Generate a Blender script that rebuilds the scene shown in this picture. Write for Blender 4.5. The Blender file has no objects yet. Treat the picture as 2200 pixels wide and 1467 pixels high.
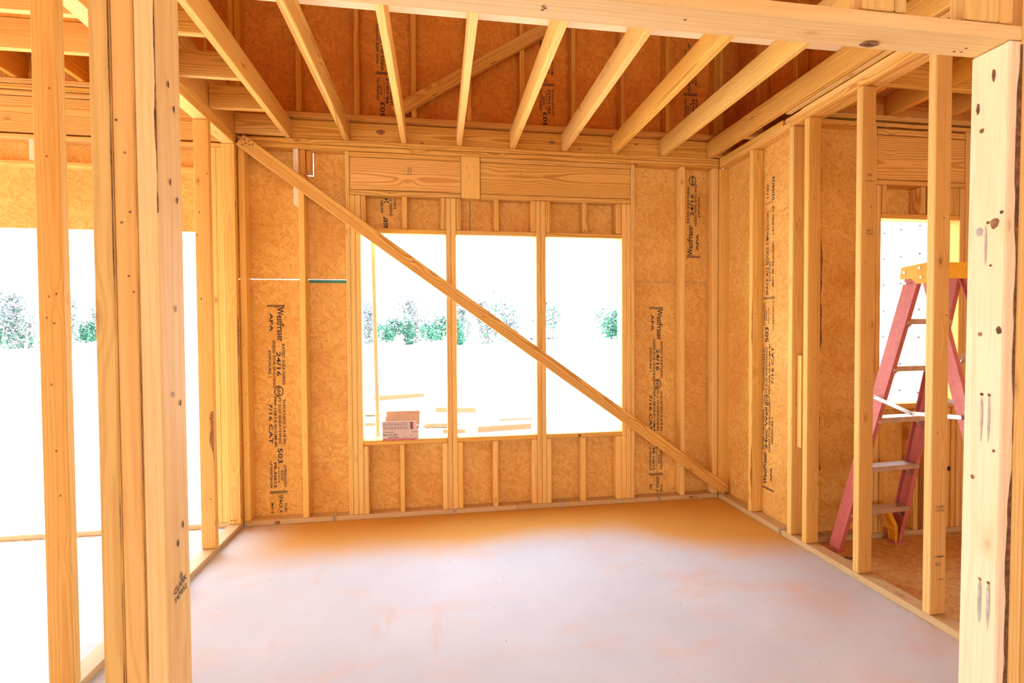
import bpy, bmesh, math, random
from mathutils import Vector, Matrix
random.seed(7)
S = bpy.context.scene
COL = S.collection
R = random.Random(11)

# ------------------------------------------------------------------ camera
yaw, pitch, roll, fpx = 0.1495, -0.0228, -0.0063, 1053.74
cam_d = bpy.data.cameras.new('camera'); cam = bpy.data.objects.new('camera', cam_d); COL.objects.link(cam)
cam_d.sensor_fit = 'HORIZONTAL'; cam_d.sensor_width = 36; cam_d.lens = fpx * 36 / 2200
cam_d.clip_start = 0.05; cam_d.clip_end = 800
_f = Vector((math.sin(yaw)*math.cos(pitch), math.cos(yaw)*math.cos(pitch), math.sin(pitch)))
_r = Vector((math.cos(yaw), -math.sin(yaw), 0)); _u = _r.cross(_f)
_r2 = _r*math.cos(roll) + _u*math.sin(roll); _u2 = -_r*math.sin(roll) + _u*math.cos(roll)
M = Matrix((_r2, _u2, -_f)).transposed().to_4x4(); M.translation = Vector((1.3852, -3.7249, 1.3929))
cam.matrix_world = M
S.camera = cam

# ------------------------------------------------------------------ light, exposure
S.view_settings.view_transform = 'Standard'; S.view_settings.look = 'None'
S.view_settings.gamma = 1.0; S.view_settings.use_curve_mapping = False
S.view_settings.exposure = 2.80
S.cycles.max_bounces = 8; S.cycles.diffuse_bounces = 7; S.cycles.glossy_bounces = 3
S.cycles.use_denoising = True
S.cycles.sample_clamp_indirect = 12
w = bpy.data.worlds.new('world'); S.world = w; w.use_nodes = True
nt = w.node_tree; bg = nt.nodes['Background']
tcw = nt.nodes.new('ShaderNodeTexCoord'); sep = nt.nodes.new('ShaderNodeSeparateXYZ'); rmp = nt.nodes.new('ShaderNodeValToRGB')
nt.links.new(tcw.outputs['Generated'], sep.inputs[0]); nt.links.new(sep.outputs['Z'], rmp.inputs[0])
rmp.color_ramp.elements[0].position = 0.0; rmp.color_ramp.elements[0].color = (.98, .985, 1.0, 1)
rmp.color_ramp.elements[1].position = 0.7; rmp.color_ramp.elements[1].color = (.66, .82, 1.0, 1)
nt.links.new(rmp.outputs[0], bg.inputs['Color']); bg.inputs['Strength'].default_value = 1.5
sd = bpy.data.lights.new('sun', 'SUN'); sd.energy = 3.0; sd.angle = math.radians(1.0); sd.color = (1, .95, .86)
sun = bpy.data.objects.new('sun', sd); COL.objects.link(sun)
sun.rotation_euler = Vector((-.62, -.32, 1.25)).to_track_quat('Z', 'Y').to_euler()

# ------------------------------------------------------------------ node helpers
class N:
    def __init__(s, name):
        s.m = bpy.data.materials.new(name); s.m.use_nodes = True
        s.t = s.m.node_tree; s.b = s.t.nodes['Principled BSDF']
    def n(s, typ, **kw):
        x = s.t.nodes.new('ShaderNode' + typ)
        for k, v in kw.items(): setattr(x, k, v)
        return x
    def set(s, sock, v):
        if isinstance(v, bpy.types.NodeSocket): s.t.links.new(v, sock)
        elif isinstance(v, (tuple, list)) and sock.type == 'RGBA': sock.default_value = tuple(v)[:3] + (1,)
        else: sock.default_value = v
    def math(s, op, a, b=0.0, c=None, clamp=False):
        x = s.n('Math', operation=op); x.use_clamp = clamp
        s.set(x.inputs[0], a); s.set(x.inputs[1], b)
        if c is not None: s.set(x.inputs[2], c)
        return x.outputs[0]
    def vmath(s, op, a, b=(0, 0, 0)):
        x = s.n('VectorMath', operation=op); s.set(x.inputs[0], a); s.set(x.inputs[1], b); return x.outputs[0]
    def noise(s, vec, scale=1, detail=2, rough=.5):
        x = s.n('TexNoise'); s.set(x.inputs['Vector'], vec); x.inputs['Scale'].default_value = scale
        x.inputs['Detail'].default_value = detail; x.inputs['Roughness'].default_value = rough; return x.outputs['Fac']
    def mix(s, f, a, b, blend='MIX'):
        x = s.n('Mix', data_type='RGBA', blend_type=blend)
        s.set(x.inputs['Factor'], f); s.set(x.inputs['A'], a); s.set(x.inputs['B'], b); return x.outputs['Result']
    def ramp(s, f, lo, hi, smooth=True):
        x = s.n('MapRange', interpolation_type='SMOOTHSTEP' if smooth else 'LINEAR')
        s.set(x.inputs['Value'], f); x.inputs['From Min'].default_value = lo; x.inputs['From Max'].default_value = hi
        return x.outputs['Result']
    def comb(s, x, y, z):
        c = s.n('CombineXYZ'); s.set(c.inputs[0], x); s.set(c.inputs[1], y); s.set(c.inputs[2], z); return c.outputs[0]
    def sepx(s, v):
        c = s.n('SeparateXYZ'); s.set(c.inputs[0], v); return c.outputs
    def bump(s, h, strength=.3, dist=.002):
        x = s.n('Bump'); x.inputs['Strength'].default_value = strength; x.inputs['Distance'].default_value = dist
        s.set(x.inputs['Height'], h); s.set(s.b.inputs['Normal'], x.outputs[0])
    def out(s, color, rough=.6, spec=.3):
        s.set(s.b.inputs['Base Color'], color); s.set(s.b.inputs['Roughness'], rough)
        s.b.inputs['Specular IOR Level'].default_value = spec; return s.m

def wood(name, light, dark, ring=.6, period=.009, knots=1.0, var=.16, streak=.25, huev=.008):
    k = N(name)
    tc = k.n('TexCoord').outputs['Object']; rnd = k.n('ObjectInfo').outputs['Random']
    r2 = k.math('FRACT', k.math('MULTIPLY', rnd, 17.31)); r3 = k.math('FRACT', k.math('MULTIPLY', rnd, 91.7))
    P = k.vmath('ADD', tc, k.comb(k.math('MULTIPLY', rnd, 61.0), k.math('MULTIPLY', r2, 23.0), k.math('MULTIPLY', r3, 11.0)))
    L = k.sepx(tc)
    y = k.math('ADD', L[1], k.math('MULTIPLY_ADD', r2, .10, -.05))
    z = k.math('ADD', L[2], k.math('MULTIPLY_ADD', r3, .05, .012))
    rr = k.math('SQRT', k.math('ADD', k.math('MULTIPLY', y, y), k.math('MULTIPLY', z, z)))
    n1 = k.noise(k.vmath('MULTIPLY', P, (.75, 5, 5)), 1, 1.5, .5)
    n2 = k.noise(k.vmath('MULTIPLY', P, (4, 30, 30)), 1, 1, .5)
    v = k.n('TexVoronoi'); k.set(v.inputs['Vector'], k.vmath('MULTIPLY', P, (3.2, 7.5, 7.5))); v.inputs['Scale'].default_value = 1
    d = v.outputs['Distance']
    pull = k.math('MULTIPLY', k.math('POWER', 2.718, k.math('MULTIPLY', k.math('MULTIPLY', d, d), -22.0)), .022 * knots)
    rr = k.math('ADD', k.math('ADD', rr, k.math('MULTIPLY', n1, .05)), k.math('ADD', k.math('MULTIPLY', n2, .003), pull))
    sn = k.math('SINE', k.math('MULTIPLY', rr, 2 * math.pi / period))
    rings = k.math('MULTIPLY', k.ramp(sn, -.1, 1.0), ring)
    fib = k.noise(k.vmath('MULTIPLY', P, (5, 170, 170)), 1, 2, .6)
    blot = k.noise(k.vmath('MULTIPLY', P, (1.3, 9, 9)), 1, 2, .5)
    c = k.mix(rings, light, dark)
    c = k.mix(k.math('MULTIPLY', k.ramp(fib, .42, .72), streak), c, (dark[0]*.8, dark[1]*.72, dark[2]*.6))
    c = k.mix(k.math('MULTIPLY', k.ramp(blot, .45, .8), .35), c, (light[0]*.93, light[1]*.76, light[2]*.52))
    kc = k.ramp(d, .060, .035)
    c = k.mix(k.math('MULTIPLY', k.ramp(d, .16, .05), .45 * min(1, knots)), c, (dark[0]*.8, dark[1]*.6, dark[2]*.5))
    c = k.mix(k.math('MULTIPLY', kc, .75 * min(1, knots)), c, (.24, .10, .035))
    hs = k.n('HueSaturation'); k.set(hs.inputs['Color'], c)
    k.set(hs.inputs['Value'], k.math('MULTIPLY_ADD', r2, var, 1 - var * .6))
    k.set(hs.inputs['Hue'], k.math('MULTIPLY_ADD', r3, huev, .5 - huev * .2))
    k.set(hs.inputs['Saturation'], k.math('MULTIPLY_ADD', rnd, .08, .98))
    k.bump(k.math('ADD', k.math('MULTIPLY', fib, .5), rings), .25, .0012)
    return k.out(hs.outputs[0], .62, .25)

def osb(name, base, mid, dark, vertical=True):
    k = N(name)
    tc = k.n('TexCoord').outputs['Object']; rnd = k.n('ObjectInfo').outputs['Random']
    P0 = k.vmath('ADD', tc, k.comb(k.math('MULTIPLY', rnd, 31.0), k.math('MULTIPLY', rnd, 17.0), 0))
    wob = k.n('TexNoise'); k.set(wob.inputs['Vector'], P0); wob.inputs['Scale'].default_value = 9
    P0 = k.vmath('ADD', P0, k.vmath('MULTIPLY', wob.outputs['Color'], (.009, .009, 0)))
    layers = []
    for i, (ang, sx, sy) in enumerate(((.15, 16, 62), (.95, 13, 55), (-.75, 20, 80), (1.5, 15, 70))):
        m = k.n('Mapping'); k.set(m.inputs['Vector'], P0); m.inputs['Rotation'].default_value = (0, 0, ang)
        m.inputs['Location'].default_value = (i * 3.1, i * 7.7, 0); m.inputs['Scale'].default_value = (1, 1, 1)
        sc = k.vmath('MULTIPLY', m.outputs[0], (sx, sy, 1))
        v = k.n('TexVoronoi'); k.set(v.inputs['Vector'], sc); v.inputs['Scale'].default_value = 1; v.inputs['Randomness'].default_value = 1
        layers.append(k.sepx(v.outputs['Color']))
    msel = k.math('GREATER_THAN', layers[0][1], layers[1][1])
    a = k.mix(msel, layers[1][0], layers[0][0]); hmax = k.math('MAXIMUM', layers[0][1], layers[1][1])
    ms2 = k.math('GREATER_THAN', layers[2][1], hmax)
    a = k.mix(ms2, a, layers[2][0]); hmax = k.math('MAXIMUM', hmax, layers[2][1])
    ms3 = k.math('GREATER_THAN', k.math('MULTIPLY', layers[3][1], .93), hmax)
    a = k.mix(ms3, a, layers[3][0])
    fine = k.noise(k.vmath('MULTIPLY', P0, (110, 190, 1)), 1, 3, .7)
    big = k.noise(P0, 2.2, 3, .5)
    f = k.math('ADD', k.math('MULTIPLY', a, .42), k.math('MULTIPLY', fine, .66))
    c = k.mix(k.ramp(f, .18, .85), mid, base)
    c = k.mix(k.math('MULTIPLY', k.ramp(big, .40, .70), .42), c, (mid[0]*.92, mid[1]*.82, mid[2]*.65))
    sp = k.noise(k.vmath('MULTIPLY', P0, (48, 100, 1)), 1, 2, .5)
    c = k.mix(k.math('MULTIPLY', k.ramp(sp, .655, .73), .8), c, dark)
    k.bump(f, .5, .003)
    return k.out(c, .55, .3)

def plain(name, col, rough=.5, metal=0.0, nz=0.0, nscale=20, spec=.4):
    k = N(name)
    if nz:
        P = k.n('TexCoord').outputs['Object']
        f = k.noise(P, nscale, 4, .6)
        c = k.mix(k.ramp(f, .3, .75), tuple(x*(1-nz) for x in col), tuple(min(1, x*(1+nz)) for x in col))
    else: c = tuple(col)
    k.b.inputs['Metallic'].default_value = metal
    return k.out(c, rough, spec)

SPF = wood('stud_pine', (.82, .53, .175), (.60, .30, .07), ring=.36, period=.012, knots=.9, streak=.22)
SYP = wood('framing_pine', (.80, .475, .14), (.48, .20, .035), ring=.72, period=.010, knots=.7, streak=.3)
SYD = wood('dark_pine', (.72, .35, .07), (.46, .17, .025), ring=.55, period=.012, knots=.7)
PALE = wood('pale_pine', (.87, .72, .48), (.72, .52, .27), ring=.3, period=.014, knots=.35, streak=.2, var=.08)
TREAT = wood('treated_pine', (.58, .42, .22), (.44, .29, .13), ring=.45, period=.011, knots=.8)
SPL = wood('light_stud_pine', (.86, .62, .30), (.68, .40, .13), ring=.22, period=.013, knots=.3, streak=.2, var=.06)  # paler stud pine, daylight on the opening's members put into its colour
OSB = osb('oriented_strand_board', (.82, .52, .15), (.64, .32, .06), (.20, .06, .015))
OSBD = osb('shaded_strand_board', (.74, .30, .04), (.56, .18, .018), (.10, .03, .01))  # warm shade of the enclosed roof space put into the board colour
INK = plain('printed_ink', (.03, .025, .03), .7, nz=.3, nscale=60)
INKP = plain('faded_ink', (.20, .12, .07), .7)
KNOT = plain('knot_wood', (.30, .125, .04), .6, nz=.5, nscale=90)
BARK = plain('bark_wood', (.19, .08, .03), .85, nz=.6, nscale=60)
STAIN = plain('stain_grey', (.47, .43, .37), .7, nz=.2, nscale=40)
SPLINT = plain('splinter_wood', (.72, .45, .20), .7, nz=.2, nscale=80)
METAL = plain('galvanised_steel', (.62, .62, .62), .35, 1.0, nz=.2, nscale=40)
ALU = plain('aluminium', (.66, .60, .55), .42, .85, nz=.12, nscale=30)
GREEN = plain('green_edge_paint', (.05, .22, .16), .6, nz=.3, nscale=50)

# ------------------------------------------------------------------ geometry helpers
MC = {}
def box_mesh(L, W, T, mat, bev=.0032):
    key = (round(L, 3), round(W, 3), round(T, 3), mat.name, bev)
    if key in MC: return MC[key]
    bm = bmesh.new(); bmesh.ops.create_cube(bm, size=1)
    bmesh.ops.scale(bm, vec=(L, W, T), verts=bm.verts)
    if bev: bmesh.ops.bevel(bm, geom=list(bm.edges), offset=min(bev, T*.3), segments=1, affect='EDGES')
    me = bpy.data.meshes.new('board'); bm.to_mesh(me); bm.free(); me.materials.append(mat); MC[key] = me
    return me
def link(o, parent=None):
    COL.objects.link(o)
    if parent is not None: o.parent = parent
    return o
def tag(o, label=None, cat=None, group=None, kind=None):
    if label: o['label'] = label
    if cat: o['category'] = cat
    if group: o['group'] = group
    if kind: o['kind'] = kind
    return o
def empty(name, label, cat, loc=(0, 0, 0), kind=None, group=None):
    o = bpy.data.objects.new(name, None); o.empty_display_size = .1; o.location = loc; COL.objects.link(o)
    return tag(o, label, cat, group, kind)
def board(name, parent, a, b, w_, t, wdir, mat, bev=.0032):
    """plank with grain along a->b, width w_ along wdir, thickness t; coordinates in world space"""
    a, b, wd = Vector(a), Vector(b), Vector(wdir)
    x = (b - a); L = x.length; x.normalize(); y = (wd - x * wd.dot(x)).normalized(); z = x.cross(y)
    o = bpy.data.objects.new(name, box_mesh(L, w_, t, mat, bev)); link(o, parent)
    m = Matrix((x, y, z)).transposed().to_4x4(); m.translation = (a + b) / 2
    if parent is not None: m = Matrix.Translation(-parent.location) @ m
    o.matrix_basis = m
    return o
AX = [Vector((1, 0, 0)), Vector((0, 1, 0)), Vector((0, 0, 1))]
def bx(name, parent, x0, x1, y0, y1, z0, z1, mat, bev=.0032, grain=None):
    lo = Vector((min(x0, x1), min(y0, y1), min(z0, z1))); hi = Vector((max(x0, x1), max(y0, y1), max(z0, z1)))
    d = hi - lo; c = (lo + hi) / 2
    order = sorted(range(3), key=lambda i: -d[i])
    if grain is not None: order.remove(grain); order.insert(0, grain)
    g, wi, ti = order
    a = c.copy(); a[g] = lo[g]; b = c.copy(); b[g] = hi[g]
    return board(name, parent, a, b, d[wi], d[ti], AX[wi], mat, bev)
def mesh_obj(name, parent, verts, faces, mat, smooth=False):
    me = bpy.data.meshes.new(name); me.from_pydata([tuple(v) for v in verts], [], faces); me.update()
    me.materials.append(mat)
    if smooth:
        for p in me.polygons: p.use_smooth = True
    o = bpy.data.objects.new(name, me); return link(o, parent)
def bm_obj(name, parent, bm, mat, smooth=False):
    me = bpy.data.meshes.new(name); bm.to_mesh(me); bm.free(); me.materials.append(mat)
    if smooth:
        for p in me.polygons: p.use_smooth = True
    o = bpy.data.objects.new(name, me); return link(o, parent)
def add_box(bm, c, s, rot=None):
    m = Matrix.Translation(Vector(c)) @ (rot.to_4x4() if rot else Matrix()) @ Matrix.Diagonal((s[0], s[1], s[2], 1))
    bmesh.ops.create_cube(bm, size=1, matrix=m)
def add_tube(bm, a, b, r, seg=8, r2=None):
    a, b = Vector(a), Vector(b); d = b - a
    m = Matrix.Translation((a + b) / 2) @ d.to_track_quat('Z', 'Y').to_matrix().to_4x4()
    bmesh.ops.create_cone(bm, cap_ends=True, segments=seg, radius1=r, radius2=r if r2 is None else r2, depth=d.length, matrix=m)
def spot(parent, name, c, normal, along, la, lb, mat, lift=.0008, seed=0, n=14):
    if la < .012 and name == 'knot': la *= .62; lb *= .62
    """thin irregular elliptical mark (knot, stain) lying on a face"""
    nrm = Vector(normal).normalized(); u = Vector(along).normalized(); v = nrm.cross(u); c = Vector(c) + nrm * lift
    rr = random.Random(seed); vs = [c + nrm * .0006]; fs = []
    for i in range(n):
        t = 2 * math.pi * i / n; q = 1 + rr.uniform(-.14, .14)
        vs.append(c + u * (la * math.cos(t) * q) + v * (lb * math.sin(t) * q))
    for i in range(n): fs.append((0, 1 + i, 1 + (i + 1) % n))
    return mesh_obj(name, parent, vs, fs, mat)
def wavy(parent, name, a, b, normal, width, mat, seed=0, n=40, lift=.0008, base=.35):
    """irregular strip (bark or wane edge) along an edge from a to b; widens to one side"""
    a, b, nrm = Vector(a), Vector(b), Vector(normal).normalized(); d = (b - a).normalized(); side = nrm.cross(d)
    rr = random.Random(seed); vs, fs = [], []; ph = [rr.uniform(0, 6) for _ in range(4)]
    for i in range(n + 1):
        t = i / n; L = (b - a).length * t
        q = base + .35*math.sin(L*5+ph[0]) + .22*math.sin(L*13+ph[1]) + .13*math.sin(L*37+ph[2]) + rr.uniform(-.06, .06)
        q = max(.02, min(1, q)); p = a.lerp(b, t) + nrm * lift
        vs += [p, p + side * width * q]
    for i in range(n): fs.append((2*i, 2*i+1, 2*i+3, 2*i+2))
    return mesh_obj(name, parent, vs, fs, mat)
TXT = {}
def text_mesh(s):
    if s in TXT: return TXT[s]
    cu = bpy.data.curves.new('t', 'FONT'); cu.body = s; cu.size = 1; cu.resolution_u = 2; cu.offset = .018
    o = bpy.data.objects.new('t', cu); COL.objects.link(o)
    bpy.context.view_layer.update()
    dg = bpy.context.evaluated_depsgraph_get(); me = bpy.data.meshes.new_from_object(o.evaluated_get(dg))
    vs = [v.co.copy() for v in me.vertices]; fs = [tuple(p.vertices) for p in me.polygons]
    bpy.data.objects.remove(o); bpy.data.curves.remove(cu); bpy.data.meshes.remove(me)
    x0 = min(v.x for v in vs); x1 = max(v.x for v in vs); y0 = min(v.y for v in vs); y1 = max(v.y for v in vs)
    TXT[s] = ([((v.x-x0)/(x1-x0), (v.y-y0)/(y1-y0)) for v in vs], fs); return TXT[s]
def print_on(parent, name, items, O, U, V, nrm, mat=None, lift=.0007):
    """flat print: items (text, u0, u1, v0, v1) in metres; U reading direction, V letter-up direction"""
    O, U, V, nrm = Vector(O), Vector(U), Vector(V), Vector(nrm); vs, fs = [], []
    for it in items:
        s, u0, u1, v0, v1 = it[:5]
        if s == '#': p, f = [(0, 0), (1, 0), (1, 1), (0, 1)], [(0, 1, 2, 3)]
        elif s == 'O':
            p, f = [], []
            for i in range(24):
                t = 2*math.pi*i/24; p += [(.5+.5*math.cos(t), .5+.5*math.sin(t)), (.5+.41*math.cos(t), .5+.41*math.sin(t))]
            for i in range(24): j = (i+1) % 24; f.append((2*i, 2*j, 2*j+1, 2*i+1))
        elif s == '<->':
            p = [(0, .5), (.08, 1), (.08, .62), (.92, .62), (.92, 1), (1, .5), (.92, 0), (.92, .38), (.08, .38), (.08, 0)]
            f = [(0, 9, 8, 7, 6, 5, 4, 3, 2, 1)]
            f = [(0, 9, 8), (0, 8, 2), (0, 2, 1), (8, 7, 3), (8, 3, 2), (7, 6, 5), (7, 5, 3), (3, 5, 4)]
        else: p, f = text_mesh(s)
        b0 = len(vs)
        for (x, y) in p: vs.append(O + U*(u0+(u1-u0)*x) + V*(v0+(v1-v0)*y) + nrm*lift)
        fs += [tuple(b0+i for i in q) for q in f]
    return mesh_obj(name, parent, vs, fs, mat or INK)
# the grade stamp of the sheathing, bracket to bracket 1.383 m long, 0.122 m high
STAMP = [('#', 0, .006, 0, .122), ('#', .010, .014, 0, .122), ('#', .017, .020, .05, .122),
 ('WestFraser', .018, .268, .068, .115), ('APA', .058, .195, .016, .040),
 ('RATED SHEATHING', .285, .585, .098, .119), ('24/16', .343, .522, .060, .090), ('SIZED FOR SPACING', .260, .605, .034, .053),
 ('EXPOSURE 1', .335, .530, .004, .022), ('APA', .597, .668, .060, .084), ('O', .592, .674, .040, .104),
 ('THICKNESS 0.418 IN', .690, 1.02, .098, .117), ('PS 2-10 SHEATHING', .680, 1.02, .068, .086), ('PRP-108 HUD-UM-40', .672, 1.045, .036, .055),
 ('7/16 CAT', .722, 1.020, .0, .026), ('503', 1.055, 1.165, .058, .092),
 ('STRENGTH', 1.182, 1.34, .096, .116), ('AXIS', 1.215, 1.290, .076, .092), ('<->', 1.19, 1.31, .056, .070),
 ('PR-N612', 1.16, 1.345, .028, .050), ('LA RESISTENCIA', 1.15, 1.35, .002, .018),
 ('#', 1.372, 1.377, 0, .122), ('#', 1.380, 1.384, 0, .122), ('#', 1.388, 1.391, 0, .122),
 ('SPACE ALL EDGES 1/8"', 1.40, 1.80, .062, .086), ('THIS SIDE DOWN', 1.45, 1.74, .098, .117), ('ROOF CLIPS', 1.47, 1.62, .034, .054), ('MAY BE REQUIRED', 1.46, 1.76, .004, .024)]
def sel(u0, u1): return [i for i in STAMP if i[1] >= u0 and i[2] <= u1]

W = 3.660; ZS = 2.701; ZP = 2.777; G = .0007
X_, Y_, Z_ = AX

# ================================================================== FLOOR AND GROUND
k = N('concrete_slab')
P = k.n('TexCoord').outputs['Object']; q = k.sepx(P)
n1 = k.noise(P, .9, 5, .55); n2 = k.noise(k.vmath('MULTIPLY', P, (1, 2.2, 1)), 2.3, 5, .6); n3 = k.noise(P, 60, 4, .7)
sm = k.noise(k.vmath('MULTIPLY', k.vmath('ADD', P, (3, 1, 0)), (5, 1.4, 1)), 1, 3, .6)
c = k.mix(k.ramp(n1, .3, .75), (.50, .53, .575), (.59, .625, .67))
dust = k.math('MULTIPLY', k.ramp(k.math('ADD', n2, k.math('MULTIPLY', k.ramp(q[0], 1.8, 3.6), .10)), .50, .76), .36)
near = k.ramp(k.math('ADD', k.math('ADD', q[1], k.math('MULTIPLY', k.ramp(q[0], 2.4, 3.7), .45)), k.math('MULTIPLY', n1, .5)), -.55, -.02)        # orange bounce and sill shade painted along the back wall, with some clay dust
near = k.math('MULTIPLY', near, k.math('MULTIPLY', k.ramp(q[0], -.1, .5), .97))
room = k.math('MULTIPLY', k.ramp(q[0], 3.66, 3.75), .9)                             # the room on the right is never swept
c = k.mix(dust, c, (.66, .43, .30)); c = k.mix(k.math('MULTIPLY', k.ramp(sm, .62, .74), .25), c, (.62, .38, .25))
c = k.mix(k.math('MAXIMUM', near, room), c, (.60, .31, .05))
c = k.mix(k.math('MULTIPLY', k.math('MULTIPLY', room, k.ramp(k.noise(P, 22, 5, .7), .42, .62)), .7), c, (.38, .19, .085))
c = k.mix(k.math('MULTIPLY', k.ramp(n3, .68, .78), .35), c, (.32, .2, .13))
k.bump(n3, .15, .002)
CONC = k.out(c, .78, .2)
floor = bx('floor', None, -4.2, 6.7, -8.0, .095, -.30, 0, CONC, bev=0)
tag(floor, 'smooth concrete slab floor with orange clay dust and painted warm shade by the back wall', 'floor', kind='structure')
# keep object space = world axes for the dust and painted bounce masks
fm = floor.data.copy(); fm.transform(floor.matrix_basis.copy()); floor.data = fm; floor.matrix_basis = Matrix()
jt = mesh_obj('control_joint', floor, [(-1.29, .09, .0006), (-1.283, .09, .0006), (-1.243, -2.6, .0006), (-1.25, -2.6, .0006)], [(0, 3, 2, 1)], STAIN)

k = N('sand_ground'); P = k.n('TexCoord').outputs['Object']
c = k.mix(k.ramp(k.noise(P, .5, 6, .6), .3, .7), (.72, .63, .55), (.86, .80, .75)); k.bump(k.noise(P, 6, 5, .6), .5, .03)
SAND = k.out(c, .9, .1)
vs, fs = [], []; nx = 28
def gz(x, y): return -.42 + (.04*math.sin(x*1.3)*math.cos(y*1.1) if abs(x) < 60 else 0)
for j in range(nx+1):
    for i in range(nx+1):
        x = ((i/nx)*2-1); y = ((j/nx)*2-1); x = x*abs(x)*260; y = y*abs(y)*260; vs.append((x, y, gz(x, y)))
for j in range(nx):
    for i in range(nx): a = j*(nx+1)+i; fs.append((a, a+1, a+nx+2, a+nx+1))
gr = mesh_obj('ground', None, vs, fs, SAND, True); tag(gr, 'bright bare sandy ground outside the openings', 'ground', kind='structure')

# ================================================================== BACK WALL
wb = empty('wall_back', 'framed back wall of the room with triple window opening and strand board sheathing', 'wall', kind='structure')
def stud(parent, x0, x1, y0, y1, z0, z1, mat=SPF, name='stud'): return bx(name, parent, x0+G, x1-G, y0, y1, z0+G, z1-G, mat)
def hz(parent, x0, x1, y0, y1, z0, z1, mat=SYP, name='top_plate'): return bx(name, parent, x0+G, x1-G, y0, y1, z0+.0015 if z0 > .1 else z0+G, z1-.0015, mat, grain=0)
hz(wb, 0, 1.98, 0, .089, 0, .038, TREAT, 'bottom_plate'); hz(wb, 1.98, W, 0, .089, 0, .038, TREAT, 'bottom_plate')
hz(wb, 0, W, 0, .089, ZS, 2.739); hz(wb, 0.0, W, 0, .089, 2.739, ZP)
for x0, x1 in ((0.003, .047), (.727, .7585), (2.905, 2.938), (3.328, 3.366), (3.606, 3.655)):
    stud(wb, x0, x1, 0, .089, .038, ZS)
stud(wb, .403, .444, 0, .089, .038, 2.52)
stud(wb, .371, .4085, .0, .089, 2.30, ZS, PALE, 'scab_block'); stud(wb, .409, .452, .012, .089, 2.522, ZS, SYD, 'scab_block')
bx('scab_block', wb, .4535, .4885, .030, .089, 2.545, ZS, SYD)
for x0, x1 in ((.759, .795), (.795, .8325), (2.830, 2.867), (2.867, 2.9045)): stud(wb, x0, x1, 0, .089, .038, 2.387, name='jack_stud')
for x0, x1 in ((1.449, 1.4865), (1.4865, 1.526), (2.139, 2.1775), (2.1775, 2.216)): stud(wb, x0, x1, 0, .089, .038, 2.387, name='mullion_stud')
UN = ((.833, 1.449), (1.526, 2.139), (2.216, 2.830))
for (x0, x1) in UN:
    hz(wb, x0, x1, 0, .089, .545, .583, SYP, 'window_sill_plate'); hz(wb, x0, x1, 0, .089, 2.111, 2.149, SYP, 'window_head_plate')
for x0, x1 in ((.833, .870), (1.411, 1.449), (1.526, 1.564), (2.101, 2.139), (2.216, 2.254), (2.785, 2.829)):
    stud(wb, x0, x1, .0, .089, .038, .545, name='cripple_stud'); stud(wb, x0, x1, .0, .089, 2.149, 2.387, SYP, 'cripple_stud')
for a_, b_ in ((1.096, 1.130), (1.796, 1.834), (2.495, 2.533)): stud(wb, a_, b_, 0, .089, .038, .545, name='cripple_stud')
for a_, b_ in ((1.131, 1.168), (1.814, 1.852), (2.513, 2.551)): stud(wb, a_, b_, 0, .089, 2.149, 2.387, SYP, 'cripple_stud')
for x0, x1 in ((.7595, 1.567), (1.712, 2.904)):
    hz(wb, x0, x1, 0, .089, 2.387, 2.425, SYP, 'header_plate'); hz(wb, x0, x1, .003, .089, 2.426, 2.663, SYP, 'header_board'); hz(wb, x0, x1, 0, .089, 2.663, ZS, SYP, 'header_plate')
stud(wb, 1.568, 1.7105, -.003, .089, 2.388, ZS, SPF, 'header_spacer_block')
# sheathing panels, one object a sheet; an L-shaped slit stays open round a vent cut-out
def sheet(parent, x0, x1, z0, z1, y=.0895, t=.011, mat=OSB, name='sheathing_panel'):
    return bx(name, parent, x0, x1-.0002, y, y+t, z0, z1, mat, bev=0, grain=2)
p_ll = sheet(wb, -.10, .8325, 0, 1.7745)
sheet(wb, .833, 1.61, 0, .575); sheet(wb, 1.61, 2.829, 0, .575)
p_lr = sheet(wb, 2.8305, 3.748, 0, 1.7785)
p_ur = sheet(wb, 2.8305, 3.748, 1.7805, 2.777)
p_um = sheet(wb, .833, 1.637, 2.119, 2.777); sheet(wb, 1.637, 2.829, 2.119, 2.777)
bm = bmesh.new(); yy = .095
for (x0, x1, z0, z1) in ((-.10, .452, 1.7785, 2.777), (.452, .8315, 1.7785, 2.535), (.4915, .8315, 2.535, 2.777), (.452, .4865, 2.541, 2.777)):
    add_box(bm, ((x0+x1)/2, yy, (z0+z1)/2), (x1-x0, .011, z1-z0))
p_ul = bm_obj('sheathing_panel', wb, bm, OSB)
pm = Matrix.Translation((.36, .095, 2.2)) @ Matrix(((0, 1, 0), (0, 0, 1), (1, 0, 0))).to_4x4()
p_ul.data.transform(pm.inverted()); p_ul.matrix_basis = pm
tagn = (0, -1, 0)
bx('edge_paint', wb, .449, .726, .0885, .0893, 1.752, 1.7765, GREEN, bev=0); bx('edge_paint', wb, 2.94, 3.605, .0885, .0893, 1.7785, 1.7812, GREEN, bev=0)
bx('edge_paint', wb, 1.634, 1.6395, .0885, .0893, 2.150, 2.386, GREEN, bev=0)
print_on(wb, 'grade_stamp', [i for i in STAMP if i[2] < 1.60 and not i[0].startswith(('THIS', 'SPACE', 'MAY', 'ROOF'))] + [('THIS', 1.46, 1.53, .098, .117), ('SPACE A', 1.40, 1.535, .062, .086), ('MAY B', 1.46, 1.535, .004, .024)],
         (.151, .0888, 1.589), (0, 0, -1), (1, 0, 0), tagn)
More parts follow.
